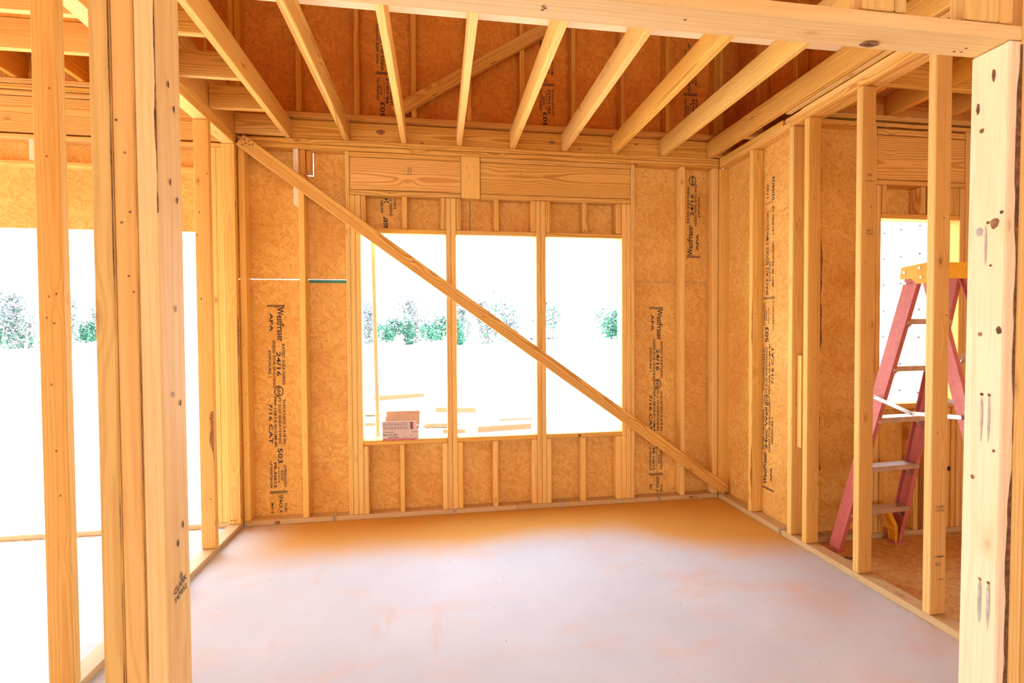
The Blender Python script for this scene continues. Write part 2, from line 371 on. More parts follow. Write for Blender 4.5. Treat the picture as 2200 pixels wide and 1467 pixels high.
print_on(wb, 'grade_stamp', [i for i in STAMP if i[2] < 1.60 and not i[0].startswith(('THIS', 'SPACE', 'MAY', 'ROOF'))] + [('THIS', 1.46, 1.53, .098, .117), ('SPACE A', 1.40, 1.53, .062, .086), ('MAY', 1.46, 1.51, .004, .024)],
         (3.098, .0888, 1.575), (0, 0, -1), (1, 0, 0), tagn)
print_on(wb, 'grade_stamp', sel(0, .70), (3.548, .0888, 1.985), (0, 0, 1), (-1, 0, 0), tagn)
print_on(wb, 'grade_stamp', [('RATED', .135, .225, .098, .119), ('24', .205, .243, .060, .092), ('SIZED F', .11, .240, .034, .053), ('EXPO', .165, .238, .004, .022), ('aser', .02, .105, .066, .100)],
         (1.086, .0888, 2.149), (0, 0, 1), (-1, 0, 0), tagn)
print_on(wb, 'grade_mark', [('PWX', 0, .055, 0, .016), ('KD19', 0, .05, .020, .032)], (1.172, .0022, 2.60), (0, 0, -1), (1, 0, 0), tagn, INKP)
def strap(parent, c, along, face):
    """galvanised anchor strap bent over a bottom plate; face points into the room"""
    c = Vector(c); al = Vector(along).normalized(); fc = Vector(face).normalized(); bm = bmesh.new()
    rot = Matrix((al, fc, Z_)).transposed()
    add_box(bm, c + fc*.0012 + Z_*.020, (.020, .0016, .042), rot); add_box(bm, c - fc*.020 + Z_*.0395, (.020, .045, .0018), rot)
    add_box(bm, c - fc*.055 + Z_*.0405, (.012, .03, .0018), rot)
    add_tube(bm, c + fc*.001 + Z_*.024, c + fc*.0045 + Z_*.024, .004, 8)
    return bm_obj('anchor_strap', parent, bm, METAL)
for x in (.619, 1.494, 2.329, 3.142): strap(wb, (x, 0, 0), X_, (0, -1, 0))
spot(wb, 'knot', (.226, 0, .018), tagn, X_, .022, .013, KNOT, seed=3); spot(wb, 'knot', (3.42, 0, .020), tagn, X_, .020, .010, KNOT, seed=4)
spot(wb, 'knot', (2.945, 0, 2.70), tagn, X_, .022, .007, KNOT, seed=5); spot(wb, 'knot', (2.48, 0, .563), tagn, X_, .012, .012, BARK, seed=6)
for i, (x, z) in enumerate(((1.614, 2.617), (1.665, 2.620), (1.622, 2.535), (2.02, 2.585), (2.143, 2.56), (2.29, 2.50))):
    spot(wb, 'knot', (x, -.0032 if x < 1.71 else .003, z), tagn, X_, .006, .006, KNOT, seed=i)
for i, (x, z) in enumerate(((.742, .11), (.744, .86), (.775, .49), (.812, .50), (1.467, 1.42), (1.509, 1.62), (2.195, 1.53), (2.158, 1.52), (.02, 1.30), (.03, .60), (.014, 1.1), (.035, .95), (2.885, 1.8), (2.848, .55), (2.92, 1.25), (3.35, 1.05), (3.34, .35), (3.625, .9), (3.64, 1.5))):
    spot(wb, 'knot', (x, 0, z), tagn, Z_, .007, .005, KNOT, seed=i)
sw = bmesh.new(); rr = random.Random(5)
for _ in range(150):
    s = rr.random()
    if s < .5: c = (rr.uniform(.05, 3.6), -rr.uniform(.001, .03)**1.0, .0022)
    else: c = (rr.choice([rr.uniform(.02, .25), rr.uniform(3.4, 3.6)]), -rr.uniform(.01, .14), .0022)
    add_box(sw, c, (rr.uniform(.004, .014), rr.uniform(.002, .004), .0016), Matrix.Rotation(rr.uniform(0, 3.1), 3, 'Z') @ Matrix.Rotation(rr.uniform(-.2, .2), 3, 'X'))
tag(bm_obj('sawdust', None, sw, SPLINT), 'pale wood shavings lying along the foot of the back wall', 'sawdust', kind='stuff')

# ================================================================== GABLE WALL ABOVE
wg = empty('wall_gable', 'upper gable wall of shade-coloured strand board and studs above the ceiling joists', 'wall', kind='structure')
hz(wg, -.05, 3.76, 0, .089, 2.930, 2.968, SYD, 'bottom_plate')
for x in (-.047, -.008, .396, .799, 1.206, 1.612, 2.018, 2.422, 2.823, 3.199, 3.62, 3.659):
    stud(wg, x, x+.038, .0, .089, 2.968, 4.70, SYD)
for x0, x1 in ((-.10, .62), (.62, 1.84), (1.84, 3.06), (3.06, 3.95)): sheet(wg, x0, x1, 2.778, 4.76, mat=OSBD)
for x, u0, u1 in ((1.066, 1.0, 1.9), (2.308, .9, 1.9), (3.52, .9, 1.9)):
    print_on(wg, 'grade_stamp', sel(u0, u1), (x, .0888, 2.985 - 1.045), (0, 0, 1), (-1, 0, 0), tagn)
wur = empty('wall_upper_right', 'upper right wall of shade-coloured strand board rising above the ceiling joists', 'wall', kind='structure')
for y in (-.30, -.70, -1.1, -1.5, -1.9, -2.3): bx('stud', wur, 3.80, 3.889, y, y+.038, 2.96, 4.7, SYD)
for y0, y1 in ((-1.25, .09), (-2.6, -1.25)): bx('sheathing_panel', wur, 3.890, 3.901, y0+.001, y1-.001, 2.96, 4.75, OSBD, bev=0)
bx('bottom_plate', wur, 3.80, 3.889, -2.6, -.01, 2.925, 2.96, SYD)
bx('leak_cover_panel', wur, 3.7485, 3.95, -.815, .089, 2.785, 2.797, OSBD, bev=0)  # panel added to stop sky light leaking in above the right wall
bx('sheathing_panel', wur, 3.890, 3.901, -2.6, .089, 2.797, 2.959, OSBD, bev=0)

br = board('gable_brace', None, (1.085, -.0195, 2.99), (3.05, -.0195, 4.19), .089, .038, Z_, SYD)
tag(br, 'dark sloping two-by-four brace nailed across the gable studs above the joists', 'brace')
for i, t in enumerate((.03, .14, .27, .36)):
    p = Vector((1.085, 0, 2.99)).lerp(Vector((3.05, 0, 4.19)), t)
    b_ = spot(br, 'bark_patch', (0, 0, 0), (0, 0, 1), X_, .03, .003, BARK, seed=i); L = (Vector((3.05, 0, 4.19))-Vector((1.085, 0, 2.99))).length
    sgn = -1 if i % 2 else 1
    b_.matrix_basis = Matrix.Translation((-L/2 + L*t, sgn*.036, 0)) @ Matrix.Rotation(0, 4, 'X')
    zz = br.matrix_basis.to_3x3() @ Vector((0, 0, 1))
    b_.location.z = .0195 if zz.y < 0 else -.0215

# ================================================================== CEILING JOISTS
ce = empty('ceiling', 'open ceiling of two-by-six pine joists over the room', 'ceiling', kind='structure')
hz(ce, .0, W, .045, .083, 2.778, 2.928, SYP, 'rim_board')
for i in range(9):
    x0 = .3185 + .4064*i
    bx('joist', ce, x0, x0+.038, -2.62, .044, ZP+G, 2.917, [SPF, SYP, SPF, SPF, SPF, SPF, SYP, SPF, SYP][i], grain=1)
for y in (-.040, -.430, -.820, -1.226, -1.632, -2.04, -2.45): bx('blocking', ce, .002, .3175, y, y+.038, ZP+.004, 2.917, SYP, grain=0)
for y in (-.040, -.430): bx('blocking', ce, 3.6095, 3.746, y, y+.038, ZP+.004, 2.917, SYP, grain=0)
bx('strongback', ce, .0, 3.60, -1.42, -1.281, 2.919, 2.957, PALE, grain=0)
bx('ledger', ce, 3.628, 3.666, -2.62, -.812, ZP+.004, 2.95, SPF, grain=1)
for x in (.30+.4064*5, .30+.4064*6): bx('nail_plate', ce, x+.06, x+.09, -1.283, -1.2795, 2.925, 2.952, METAL, bev=0)
for i, (x, z, a_) in enumerate(((1.03, 2.865, .03), (2.33, 2.855, .025), (2.55, 2.815, .013), (3.02, 2.875, .012), (1.33, 2.80, .013))): spot(ce, 'knot', (x-.05, .045, z), tagn, X_, a_, a_*.6, KNOT, seed=i+20)

# ================================================================== LEFT PARTITION WALL
wl = empty('wall_left', 'open stud partition on the left side of the room', 'wall', kind='structure')
yb = lambda name, par, x0, x1, y0, y1, z0, z1, m: bx(name, par, x0, x1, y0, y1, z0, z1, m, grain=1)
yb('bottom_plate', wl, -.089, -G, -2.609, -.001, 0.0005, .037, TREAT)
for i, y in enumerate((-.043, -.437, -.845, -1.245, -1.652, -2.06, -2.45)):
    stud(wl, -.089, -G*1.5, y, y+.038, .038, ZS, SPF)
yb('top_plate', wl, -.089, -G, -2.609, -.0015, ZS+G, 2.7385, SPF); yb('top_plate', wl, -.089, -G, -2.609, -.0015, 2.7395, ZP-G, SPF)
yb('rim_board', wl, -.038, 0, -2.609, .088, ZP+G, 3.07, SYP)
wavy(wl, 'bark_edge', (-.004, -.4375, .9), (-.004, -.4375, .10), (0, -1, 0), -.035, KNOT, seed=8, base=.1)
wavy(wl, 'bark_edge', (-.003, -.0435, 2.30), (-.003, -.0435, .08), (0, -1, 0), .014, BARK, seed=9, base=.12)
for i, (x, z) in enumerate(((-.012, 2.37), (-.06, 2.13), (-.075, 1.99), (-.06, 1.60), (-.03, .35))):
    spot(wl, 'knot', (x, -.4375, z), tagn, Z_, .010, .008, KNOT, seed=i+40)
for i, x in enumerate((-.065, -.052, -.038)): spot(wl, 'nail_head', (x, -.0435, .066), tagn, Z_, .004, .004, BARK, seed=i)
for i, (x, z) in enumerate(((-.05, 1.53), (-.025, 1.54), (-.06, 1.45), (-.035, 1.43), (-.04, .95), (-.03, .78), (-.045, 2.05), (-.03, 2.3), (-.05, 1.2))):
    spot(wl, 'knot', (x, -1.6525, z), tagn, Z_, .007, .006, KNOT, seed=i+60)

# ================================================================== LEFT BACK WALL with the wide opening
wbl = empty('wall_back_left', 'left part of the back wall with one wide opening under strand board', 'wall', kind='structure')
hz(wbl, -3.98, -.102, 0, .089, 0, .038, TREAT, 'bottom_plate')
for x0, x1 in ((-.178, -.140), (-.140, -.102)): stud(wbl, x0, x1, 0, .089, .038, 2.686)
for x0, x1 in ((-3.36, -3.322), (-3.322, -3.284)): stud(wbl, x0, x1, 0, .089, .038, 2.686)
hz(wbl, -3.98, -.09, 0, .089, 2.686, 2.716, SYP)
hz(wbl, -3.98, -.04, .004, .089, 2.727, 2.966, SYP, 'header_board')
for z in (2.967, 3.006, 3.045): hz(wbl, -3.98, -.04, 0, .089, z, z+.037)
hz(wbl, -3.28, -.18, 0, .089, 2.512, 2.542, SYP, 'blocking')
for x in (-1.291, -2.1, -2.9): stud(wbl, x, x+.034, 0, .089, 2.543, 2.686, PALE, 'cripple_stud')
for x0, x1 in ((-1.32, -.102), (-2.54, -1.32), (-3.4, -2.54)): sheet(wbl, x0, x1, 2.109, 3.266)
sheet(wbl, -3.98, -3.325, 0, 2.105)
strip = bmesh.new(); rr = random.Random(9)
for _ in range(90):
    add_box(strip, (rr.uniform(-1.6, -.2), -rr.uniform(.002, .03), .003), (rr.uniform(.008, .03), rr.uniform(.003, .006), .003), Matrix.Rotation(rr.uniform(0, 3.1), 3, 'Z'))
tag(bm_obj('sawdust', None, strip, SPLINT), 'wood shavings along the plate of the wide left opening', 'sawdust', kind='stuff')
cl = empty('ceiling_left', 'raised joists and blocks over the left room', 'ceiling', kind='structure')
for y in (-.372, -.767, -1.17, -1.57, -1.98, -2.4): bx('joist', cl, -3.98, -.042, y, y+.038, 3.083, 3.265, SPF, grain=0)
for x in (-.984, -1.38, -1.78, -2.2): bx('lookout_block', cl, x, x+.038, -.333, .085, 3.083, 3.265, SYD, grain=1)
bx('deck_panel', cl, -3.99, -.002, -2.6, .10, 3.267, 3.28, OSBD, bev=0)

# ================================================================== RIGHT WALL
wr = empty('wall_right', 'right stud wall of the room, sheathed near the back corner and open further on', 'wall', kind='structure')
XR = W + .089
yb('bottom_plate', wr, W+G, XR, -2.609, -.001, .0005, .037, TREAT)
stud(wr, W+G, XR+.018, .001, .089, .038, ZS, SPF)
for y in (-.430, -.842, -.977, -1.363, -1.762, -2.17, -2.57): stud(wr, W+G, XR, y, y+.038, .038, ZS, SPF)
bx('scab_block', wr, W+.035, XR-.002, -.885, -.846, .62, 1.22, SPF)
yb('top_plate', wr, W+G, XR, -.812, -.0015, ZS+G, 2.7385, SYP); yb('top_plate', wr, W+G, XR+.038, -2.609, -.813, ZS+G, 2.7385, SYP)
yb('top_plate', wr, W+G, XR, -.742, -.0015, 2.7395, ZP-G, SYP); yb('top_plate', wr, W+.012, XR+.038, -.905, -.752, 2.7395, ZP-G, SPF); yb('top_plate', wr, W+G, XR+.038, -2.609, -.908, 2.7395, ZP-G, SPF)
pr1 = bx('sheathing_panel', wr, XR+.0005, XR+.0115, -.4783, .088, 0, 2.784, OSB, bev=0, grain=2)
pr2 = bx('sheathing_panel', wr, XR+.0005, XR+.0115, -.816, -.4787, 0, 2.784, OSB, bev=0, grain=2)
RST = [('#', -.012, -.006, 0, .125), ('#', -.003, .001, 0, .125), ('WestFraser', .018, .26, .080, .118), ('APA', .05, .16, .018, .040),
 ('RATED SHEATHING', .27, .56, .108, .124), ('24oc Wall', .28, .585, .072, .100), ('SIZED FOR SPACING', .262, .62, .042, .060), ('EXPOSURE 1', .33, .52, .012, .030),
 ('APA', .605, .672, .068, .092), ('O', .598, .680, .050, .112), ('PS 2-10 SHEATHING', .69, 1.02, .076, .094), ('PRP-108 HUD-UM-40', .685, 1.05, .046, .062), ('7/16 CAT', .76, 1.03, .008, .034),
 ('THICKNESS 0.418 IN', .70, 1.02, .108, .122), ('503', 1.06, 1.17, .066, .102), ('AXIS', 1.215, 1.29, .082, .098), ('<->', 1.19, 1.31, .060, .072), ('LA RESISTENCIA', 1.15, 1.36, .010, .024), ('STRENGTH', 1.18, 1.34, .106, .122),
 ('#', 1.372, 1.377, 0, .122), ('#', 1.382, 1.386, 0, .122), ('SPACE ALL EDGES 1/8"', 1.40, 1.83, .070, .096), ('ROOF CLIPS', 1.50, 1.64, .046, .062), ('MAY BE REQUIRED', 1.46, 1.78, .010, .030),
 ('"THIS SIDE DOWN', 1.80, 2.0, .070, .092), ('UN PIED 1/8', 1.83, 2.03, .014, .034), ('#', 2.06, 2.064, .03, .11), ('11:02', 2.10, 2.20, .074, .094), ('03/06/26', 2.07, 2.24, .010, .038)]
print_on(wr, 'grade_stamp', RST, (XR-.0002, -.560, .235), (0, 0, 1), (0, 1, 0), (-1, 0, 0))
for y in (-.742,): strap(wr, (W, y, 0), Y_, (-1, 0, 0))
wavy(wr, 'bark_edge', (W+.087, -.9775, 2.62), (W+.087, -.9775, .50), (0, -1, 0), .020, BARK, seed=12, base=.25)
wavy(wr, 'bark_edge', (W+.004, -.4305, 1.6), (W+.004, -.4305, .05), (0, -1, 0), -.013, KNOT, seed=13, base=.15)
for i, (y, x, z) in enumerate(((-.430, .03, 1.5), (-.43, .06, 1.0), (-.43, .05, .6), (-.842, .05, 2.1), (-.842, .03, .9), (-.977, .04, 2.2), (-.977, .05, 1.2), (-.977, .06, .5), (-1.363, .06, 2.05), (-1.363, .04, 1.1), (-1.363, .05, .13), (-1.762, .05, 1.9), (-1.762, .07, 1.45), (-1.762, .03, .9), (-1.363, .03, 1.75))):
    spot(wr, 'knot', (W+x, y-.0005, z), tagn, Z_, .008, .005, KNOT, seed=i+80)
print_on(wr, 'grade_mark', [('CLARK', 0, .045, 0, .014), ('147052', 0, .045, -.017, -.005), ('LUMBER', -.006, .05, -.235, -.225), ('HULZ', .0, .03, -.275, -.258), ('SPF 2', .02, .05, -.345, -.335)], (W+.028, -1.7622, .545), X_, Z_, tagn, INKP)
print_on(wr, 'grade_mark', [('CLARK', 0, .045, 0, .014), ('147052', 0, .045, .018, .030), ('HULZ', .01, .04, -.30, -.285), ('LUMBER', -.006, .05, -.265, -.258)], (W+.075, -1.3632, 1.93), (-1, 0, 0), (0, 0, -1), tagn, INKP)
cr = empty('ceiling_right', 'two-by-six joists and blocks over the unswept room on the right', 'ceiling', kind='structure')
hz(cr, XR+.04, 5.6, -1.253, -1.215, 2.7785, 2.917, SYP, 'joist'); hz(cr, XR+.04, 5.6, -2.4, -2.362, 2.7785, 2.917, SYP, 'joist')
hz(cr, XR+.04, 5.6, -.86, -.822, 2.7785, 2.917, SYD, 'rim_board')
for x in (3.93, 4.31, 4.72, 5.12): bx('blocking', cr, x, x+.038, -1.213, -.862, 2.7785, 2.917, SYD, grain=1)
for x in (4.31, 4.72, 5.12): bx('joist', cr, x, x+.038, -2.36, -1.255, 2.7785, 2.917, SYD, grain=1)
bx('deck_panel', cr, XR+.02, 5.7, -2.6, -.80, 2.918, 2.924, OSBD, bev=0)

# ================================================================== RIGHT ROOM BACK WALL with its window opening
w2 = empty('wall_back_right', 'back wall of the right-hand room with a narrow window opening', 'wall', kind='structure')
y0, y1 = -.905, -.817
hz(w2, XR+.0125, 5.6, y0, y1, 0, .038, TREAT, 'bottom_plate'); hz(w2, XR+.04, 5.6, y0, y1, ZS, 2.729); hz(w2, XR+.04, 5.6, y0, y1, 2.742, ZP)
for x in (3.765,): stud(w2, x, x+.036, y0+.002, y1, .038, ZS, PALE)
for x in (4.178, 4.892, 5.35): stud(w2, x, x+.037, y0, y1, .038, ZS)
stud(w2, 4.217, 4.252, y0, y1, .038, 2.325, name='jack_stud'); stud(w2, 4.852, 4.889, y0, y1, .038, 2.325, name='jack_stud')
hz(w2, 4.217, 4.89, y0, y1, 2.325, 2.361, SYP, 'header_plate'); hz(w2, 4.217, 4.89, y0+.003, y1, 2.362, 2.648, SYP, 'header_board'); hz(w2, 4.217, 4.89, y0, y1, 2.65, 2.69, SYP, 'header_plate')
hz(w2, 4.254, 4.85, y0, y1, 2.107, 2.143, SYP, 'window_head_plate'); hz(w2, 4.254, 4.85, y0, y1, .855, .892, SYP, 'window_sill_plate')
for x in (4.256, 4.55, 4.60, 4.77, 4.81):
    stud(w2, x, x+.036, y0, y1, 2.143, 2.325, SYP, 'cripple_stud')
for x in (4.256, 4.52, 4.60, 4.765, 4.81): stud(w2, x, x+.036, y0, y1, .038, .855, SYP, 'cripple_stud')
sh = lambda a, b, c, d: sheet(w2, a, b, c, d, y=-.8165)
sh(XR+.0125, 4.248, 0, ZP-.01); sh(4.248, 4.85, 2.115, ZP-.01); sh(4.248, 4.85, 0, .884); sh(4.85, 5.6, 0, ZP-.01)
strap(w2, (3.885, y0, 0), X_, (0, -1, 0))
spot(w2, 'drilled_hole', (4.79, y0-.0005, .44), tagn, Z_, .016, .014, INK, seed=2)
for i, (x, z) in enumerate(((3.93, 2.6), (4.0, 2.62), (4.02, 2.40), (4.02, 2.30), (3.86, 2.0), (3.9, 1.1), (4.1, .8))): spot(w2, 'knot', (x, -.817, z), tagn, Z_, .008, .005, BARK, seed=i)
# ladder room floor litter
sw = bmesh.new(); rr = random.Random(15)
for _ in range(420):
    c = (rr.uniform(3.80, 5.2), rr.uniform(-2.4, -.93), .003)
    add_box(sw, c, (rr.uniform(.005, .022), rr.uniform(.002, .005), .002), Matrix.Rotation(rr.uniform(0, 3.1), 3, 'Z') @ Matrix.Rotation(rr.uniform(-.3, .3), 3, 'Y'))
tag(bm_obj('sawdust', None, sw, SPLINT), 'sawdust and chips scattered over the floor under the stepladder', 'sawdust', kind='stuff')
wx = empty('wall_wing', 'sunlit outer wall of the next wing seen through the right window opening', 'wall', kind='structure')
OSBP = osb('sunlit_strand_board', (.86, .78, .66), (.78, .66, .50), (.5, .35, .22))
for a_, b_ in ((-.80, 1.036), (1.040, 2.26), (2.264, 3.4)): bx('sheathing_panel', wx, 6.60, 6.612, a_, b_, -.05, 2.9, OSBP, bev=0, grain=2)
bm = bmesh.new()
for y in (.72, .93, 1.15, 1.362, 1.60):
    for j in range(9): add_tube(bm, (6.592, y, 2.508 - j*.305 + (y-1.15)*0), (6.60, y, 2.508 - j*.305), .012, 6)
tag(bm_obj('nail', wx, bm, INK), kind='stuff')
bx('stud', wx, 6.614, 6.70, -.80, 3.4, -.05, 2.88, SYD)

# ================================================================== FOREGROUND WALL (cased opening the camera looks through)
wf = empty('wall_front', 'near framed wall with a wide cased opening, tripled studs at its sides', 'wall', kind='structure')
F0, F1 = -2.70, -2.611
for i, (a_, b_) in enumerate(((.749, .7865), (.7865, .8255), (.8255, .8645))):
    stud(wf, a_, b_, F0, F1, .038, 2.70, SPF if i < 2 else SPL, 'stud')
hz(wf, .0, .8645, F0, F1, 0, .037, TREAT, 'bottom_plate')
board('stud', wf, (2.7825, -2.6555, .038), (2.8015, -2.6555, 2.099), .089, .037, Y_, PALE)  # pale wood carries the daylight on the trimmer's side in its colour
board('stud', wf, (2.8225, -2.6555, .038), (2.8445, -2.6555, 2.70), .089, .037, Y_, SPF)
board('stud', wf, (2.862, -2.6555, .038), (2.885, -2.6555, 2.70), .089, .037, Y_, SPF)
hz(wf, .866, 2.8195, F0, F1, 2.100, 2.138, SPL, 'opening_head_plate')
hz(wf, 2.845, 5.6, F0, F1, 0, .037, TREAT, 'bottom_plate')
for x in (3.27, 3.68, 4.1, 4.5, 4.9, 5.3): stud(wf, x, x+.038, F0, F1, .038, 2.70)
for x in (-.3, -.7, -1.1, -3.4, -3.8, .05, .35): stud(wf, x, x+.038, F0, F1, .038, 2.70)
stud(wf, 2.370, 2.4585, F0, F0+.038, 2.139, 2.70, SPF, 'cripple_stud'); stud(wf, 2.459, 2.492, F0, F1, 2.139, 2.70, SPF, 'cripple_stud')
stud(wf, 2.650, 2.751, F0, F0+.038, 2.139, 2.70, SPF, 'cripple_stud'); stud(wf, 2.752, 2.792, F0, F1, 2.139, 2.70, SPF, 'cripple_stud')
for x in (1.0, 1.4, 1.8): stud(wf, x, x+.038, F0, F1, 2.139, 2.70, SPF, 'cripple_stud')
hz(wf, -3.98, 5.6, F0, F1, 2.701, 2.738); hz(wf, -3.98, 5.6, F0, F1, 2.739, 2.776)
# wane edges between the near studs
wavy(wf, 'bark_edge', (2.8015, F0-.0005, .3), (2.8185, F0-.0005, 2.09), (0, -1, 0), .014, BARK, seed=31, n=90, base=.6)
wavy(wf, 'bark_edge', (.7865, F0-.0005, 2.05), (.7865, F0-.0005, .45), (0, -1, 0), -.0045, BARK, seed=32, n=80, base=.25)
wavy(wf, 'bark_edge', (.8255, F0-.0005, 2.05), (.8255, F0-.0005, .45), (0, -1, 0), .002, BARK, seed=33, n=80, base=.4)
wavy(wf, 'bark_edge', (.8640, F0-.0005, 2.05), (.8640, F0-.0005, 1.62), (0, -1, 0), -.009, BARK, seed=35, n=30, base=.5)
nl = (-1, 0, 0)
def jx(z): return 2.7640 + (z-.038)/2.061*.019          # left face of the leaning trimmer
for i, (y, z, la, lb, m) in enumerate(((-2.675, 1.655, .014, .009, KNOT), (-2.640, 1.64, .012, .008, STAIN), (-2.647, 1.375, .009, .008, KNOT), (-2.690, 1.385, .010, .006, BARK), (-2.655, 1.60, .05, .003, STAIN), (-2.637, 1.0, .01, .007, KNOT),
    (-2.63, 1.96, .014, .004, BARK), (-2.665, 2.03, .016, .004, BARK), (-2.640, 1.90, .010, .008, KNOT), (-2.690, 1.68, .004, .004, BARK), (-2.66, 1.66, .004, .004, BARK), (-2.668, 1.55, .003, .003, BARK), (-2.655, 1.22, .004, .004, BARK), (-2.672, 1.22, .004, .004, BARK), (-2.655, 1.16, .06, .003, STAIN), (-2.672, 1.16, .06, .003, STAIN),
    (-2.685, 1.08, .004, .003, BARK), (-2.66, .74, .004, .004, BARK), (-2.68, .74, .004, .004, BARK), (-2.66, .68, .06, .004, STAIN), (-2.68, .68, .06, .004, STAIN))):
    spot(wf, 'knot' if m is KNOT else 'nail_mark', (jx(z)-.0002, y, z), nl, Z_, la, lb, m, seed=i+100)
spot(wf, 'knot', (2.455, -2.634, 2.1002), (0, 0, -1), X_, .026, .012, KNOT, seed=140); spot(wf, 'knot', (2.457, -2.632, 2.0994), (0, 0, -1), X_, .020, .003, BARK, seed=141)
for i, (x, y) in enumerate(((2.70, -2.635), (2.72, -2.636), (2.715, -2.652), (1.95, -2.66), (1.62, -2.66), (1.625, -2.655), (1.62, -2.648))): spot(wf, 'nail_mark', (x, y, 2.1002), (0, 0, -1), X_, .004, .0025, BARK, seed=i)
for i, (x, z) in enumerate(((.808, 1.73), (.80, 1.6), (.815, 1.62), (.818, 1.47), (.77, .72), (.795, 1.79), (.81, 1.50))): spot(wf, 'knot', (x, F0-.0003, z), tagn, Z_, .004, .004, KNOT, seed=i+150)
for i, (y, z, m) in enumerate(((-2.66, 1.88, BARK), (-2.64, 1.84, BARK), (-2.66, 1.69, BARK), (-2.635, 1.66, BARK), (-2.65, 1.44, KNOT), (-2.665, 1.27, STAIN), (-2.64, 1.25, BARK), (-2.66, .97, BARK), (-2.64, 1.0, BARK), (-2.65, .90, KNOT))):
    spot(wf, 'nail_mark', (.8647, y, z), (1, 0, 0), Z_, .007, .003, m, seed=i+170)
print_on(wf, 'grade_mark', [('CLARK', 0, .05, 0, .013), ('147052', 0, .045, -.018, -.006)], (.8650, -2.678, .872), (0, .96, .25), (0, -.25, .96), (1, 0, 0), INK)

# ================================================================== DIAGONAL BRACE
bd = board('diagonal_brace', None, (.030, -.0205, 2.735), (3.712, -.0205, .072), .089, .038, Z_, SYP)
tag(bd, 'long diagonal two-by-four brace running across the window from top left to bottom right', 'brace')
L = (Vector((3.712, 0, .072)) - Vector((.03, 0, 2.735))).length
zz = (bd.matrix_basis.to_3x3() @ Vector((0, 0, 1))).y
for i, (u, v) in enumerate(((.03, .02), (.05, 0), (.04, -.02), (.075, .01), (.06, .03), (.09, .025), (1.45, .02), (2.1, -.01), (3.5, .01))):
    s_ = spot(bd, 'nail_mark', (0, 0, 0), (0, 0, -1 if zz > 0 else 1), X_, .006, .005, BARK, seed=i); s_.location = (-L/2+u, v, -.0192 if zz > 0 else .0192)

# ================================================================== OUTER HOUSE SHELL (behind and beside the camera)
wo = empty('wall_rear', 'far interior walls of the house behind the camera, with openings added for light', 'wall', kind='structure')
for a_, b_, c_, d_ in ((-4.1, -2.0, 0, 4.75), (-2.0, .3, 0, .9), (-2.0, .3, 2.3, 4.75), (.3, 2.4, 0, 4.75), (2.4, 4.5, 0, .9), (2.4, 4.5, 2.3, 4.75), (4.5, 6.6, 0, 4.75)): bx('sheathing_panel', wo, a_, b_-.002, -7.6, -7.588, c_, d_, OSB, bev=0, grain=2)  # window gaps added in this unseen wall to let fill light in
bx('sheathing_panel', wo, -4.1, -4.09, -7.58, -2.5, 0, 3.3, OSB, bev=0, grain=2); bx('sheathing_panel', wo, -4.1, -4.09, -.3, .0, 0, 3.3, OSB, bev=0, grain=2); bx('sheathing_panel', wo, -4.1, -4.09, -2.5, -.3, 2.11, 3.3, OSB, bev=0, grain=2)  # unseen west opening added so daylight reaches the left-facing sides
bx('sheathing_panel', wo, 5.62, 5.632, -7.58, -.80, 0, 4.75, OSB, bev=0, grain=2)
for y in (-.3, -2.538, -3.0, -4.0, -5.0): bx('stud', wo, -4.088, -4.0, y, y+.038, .0, 2.7, SPF)
bx('sheathing_panel', wo, -4.09, -.12, -7.58, -2.61, 3.3, 3.312, OSBD, bev=0)
bx('sheathing_panel', wo, -.055, -.043, -7.58, .08, 3.09, 4.75, OSBD, bev=0)  # unseen upper panel put in to close the roof space against light
rf = empty('roof', 'strand board roof deck and rafters over the house', 'roof', kind='structure')
bx('deck_panel', rf, -.2, 6.0, -7.7, -3.6, 4.76, 4.775, OSBD, bev=0); bx('deck_panel', rf, -.2, 6.0, -3.598, .3, 4.76, 4.775, OSBD, bev=0)
for i in range(7): bx('rafter', rf, .1+.6*i, .138+.6*i, -7.5, .0, 4.57, 4.758, SYD, grain=1)

# ================================================================== STEPLADDER
FIB = plain('pink_fibreglass', (.56, .16, .14), .45, nz=.12, nscale=40); YEL = plain('yellow_plastic', (.86, .46, .03), .45, nz=.06, nscale=30)
la = empty('stepladder', 'tall fibreglass stepladder with red rails and yellow cap in the right room', 'ladder', (4.05, -1.45, 0))
def lad(name, bm, m, par=la):
    o = bm_obj(name, None, bm, m); o.parent = par
    o.matrix_parent_inverse = Matrix.Translation(-Vector((4.05, -1.45, 0))) if par is la else Matrix()
    return o
def channel(a, b, out, wdt, fl, th=.004):
    """C-section rail: web perpendicular to 'out' (ladder side), width in the y-ish direction, flanges pointing inwards"""
    a, b = Vector(a), Vector(b); d = (b-a).normalized(); o_ = Vector(out); o_ = (o_-d*o_.dot(d)).normalized(); s = d.cross(o_)
    bm = bmesh.new(); rot = Matrix((d, s, o_)).transposed(); L = (b-a).length; c = (a+b)/2
    add_box(bm, c, (L, wdt, th), rot)
    for sg in (-1, 1): add_box(bm, c + s*sg*(wdt/2-th/2) - o_*(fl/2), (L, th, fl), rot)
    return bm
FL, FT = Vector((3.835, -1.005, .015)), Vector((3.935, -1.41, 1.675))
GL, GT = Vector((4.325, -.965, .015)), Vector((4.235, -1.385, 1.675))
RL, RT = Vector((3.860, -2.00, .010)), Vector((3.950, -1.475, 1.675))
HL, HT = Vector((4.310, -1.97, .010)), Vector((4.225, -1.455, 1.675))
lad('front_rail', channel(FL, FT, (-1, 0, 0), .078, .026), FIB); lad('front_rail', channel(GL, GT, (1, 0, 0), .078, .026), FIB)
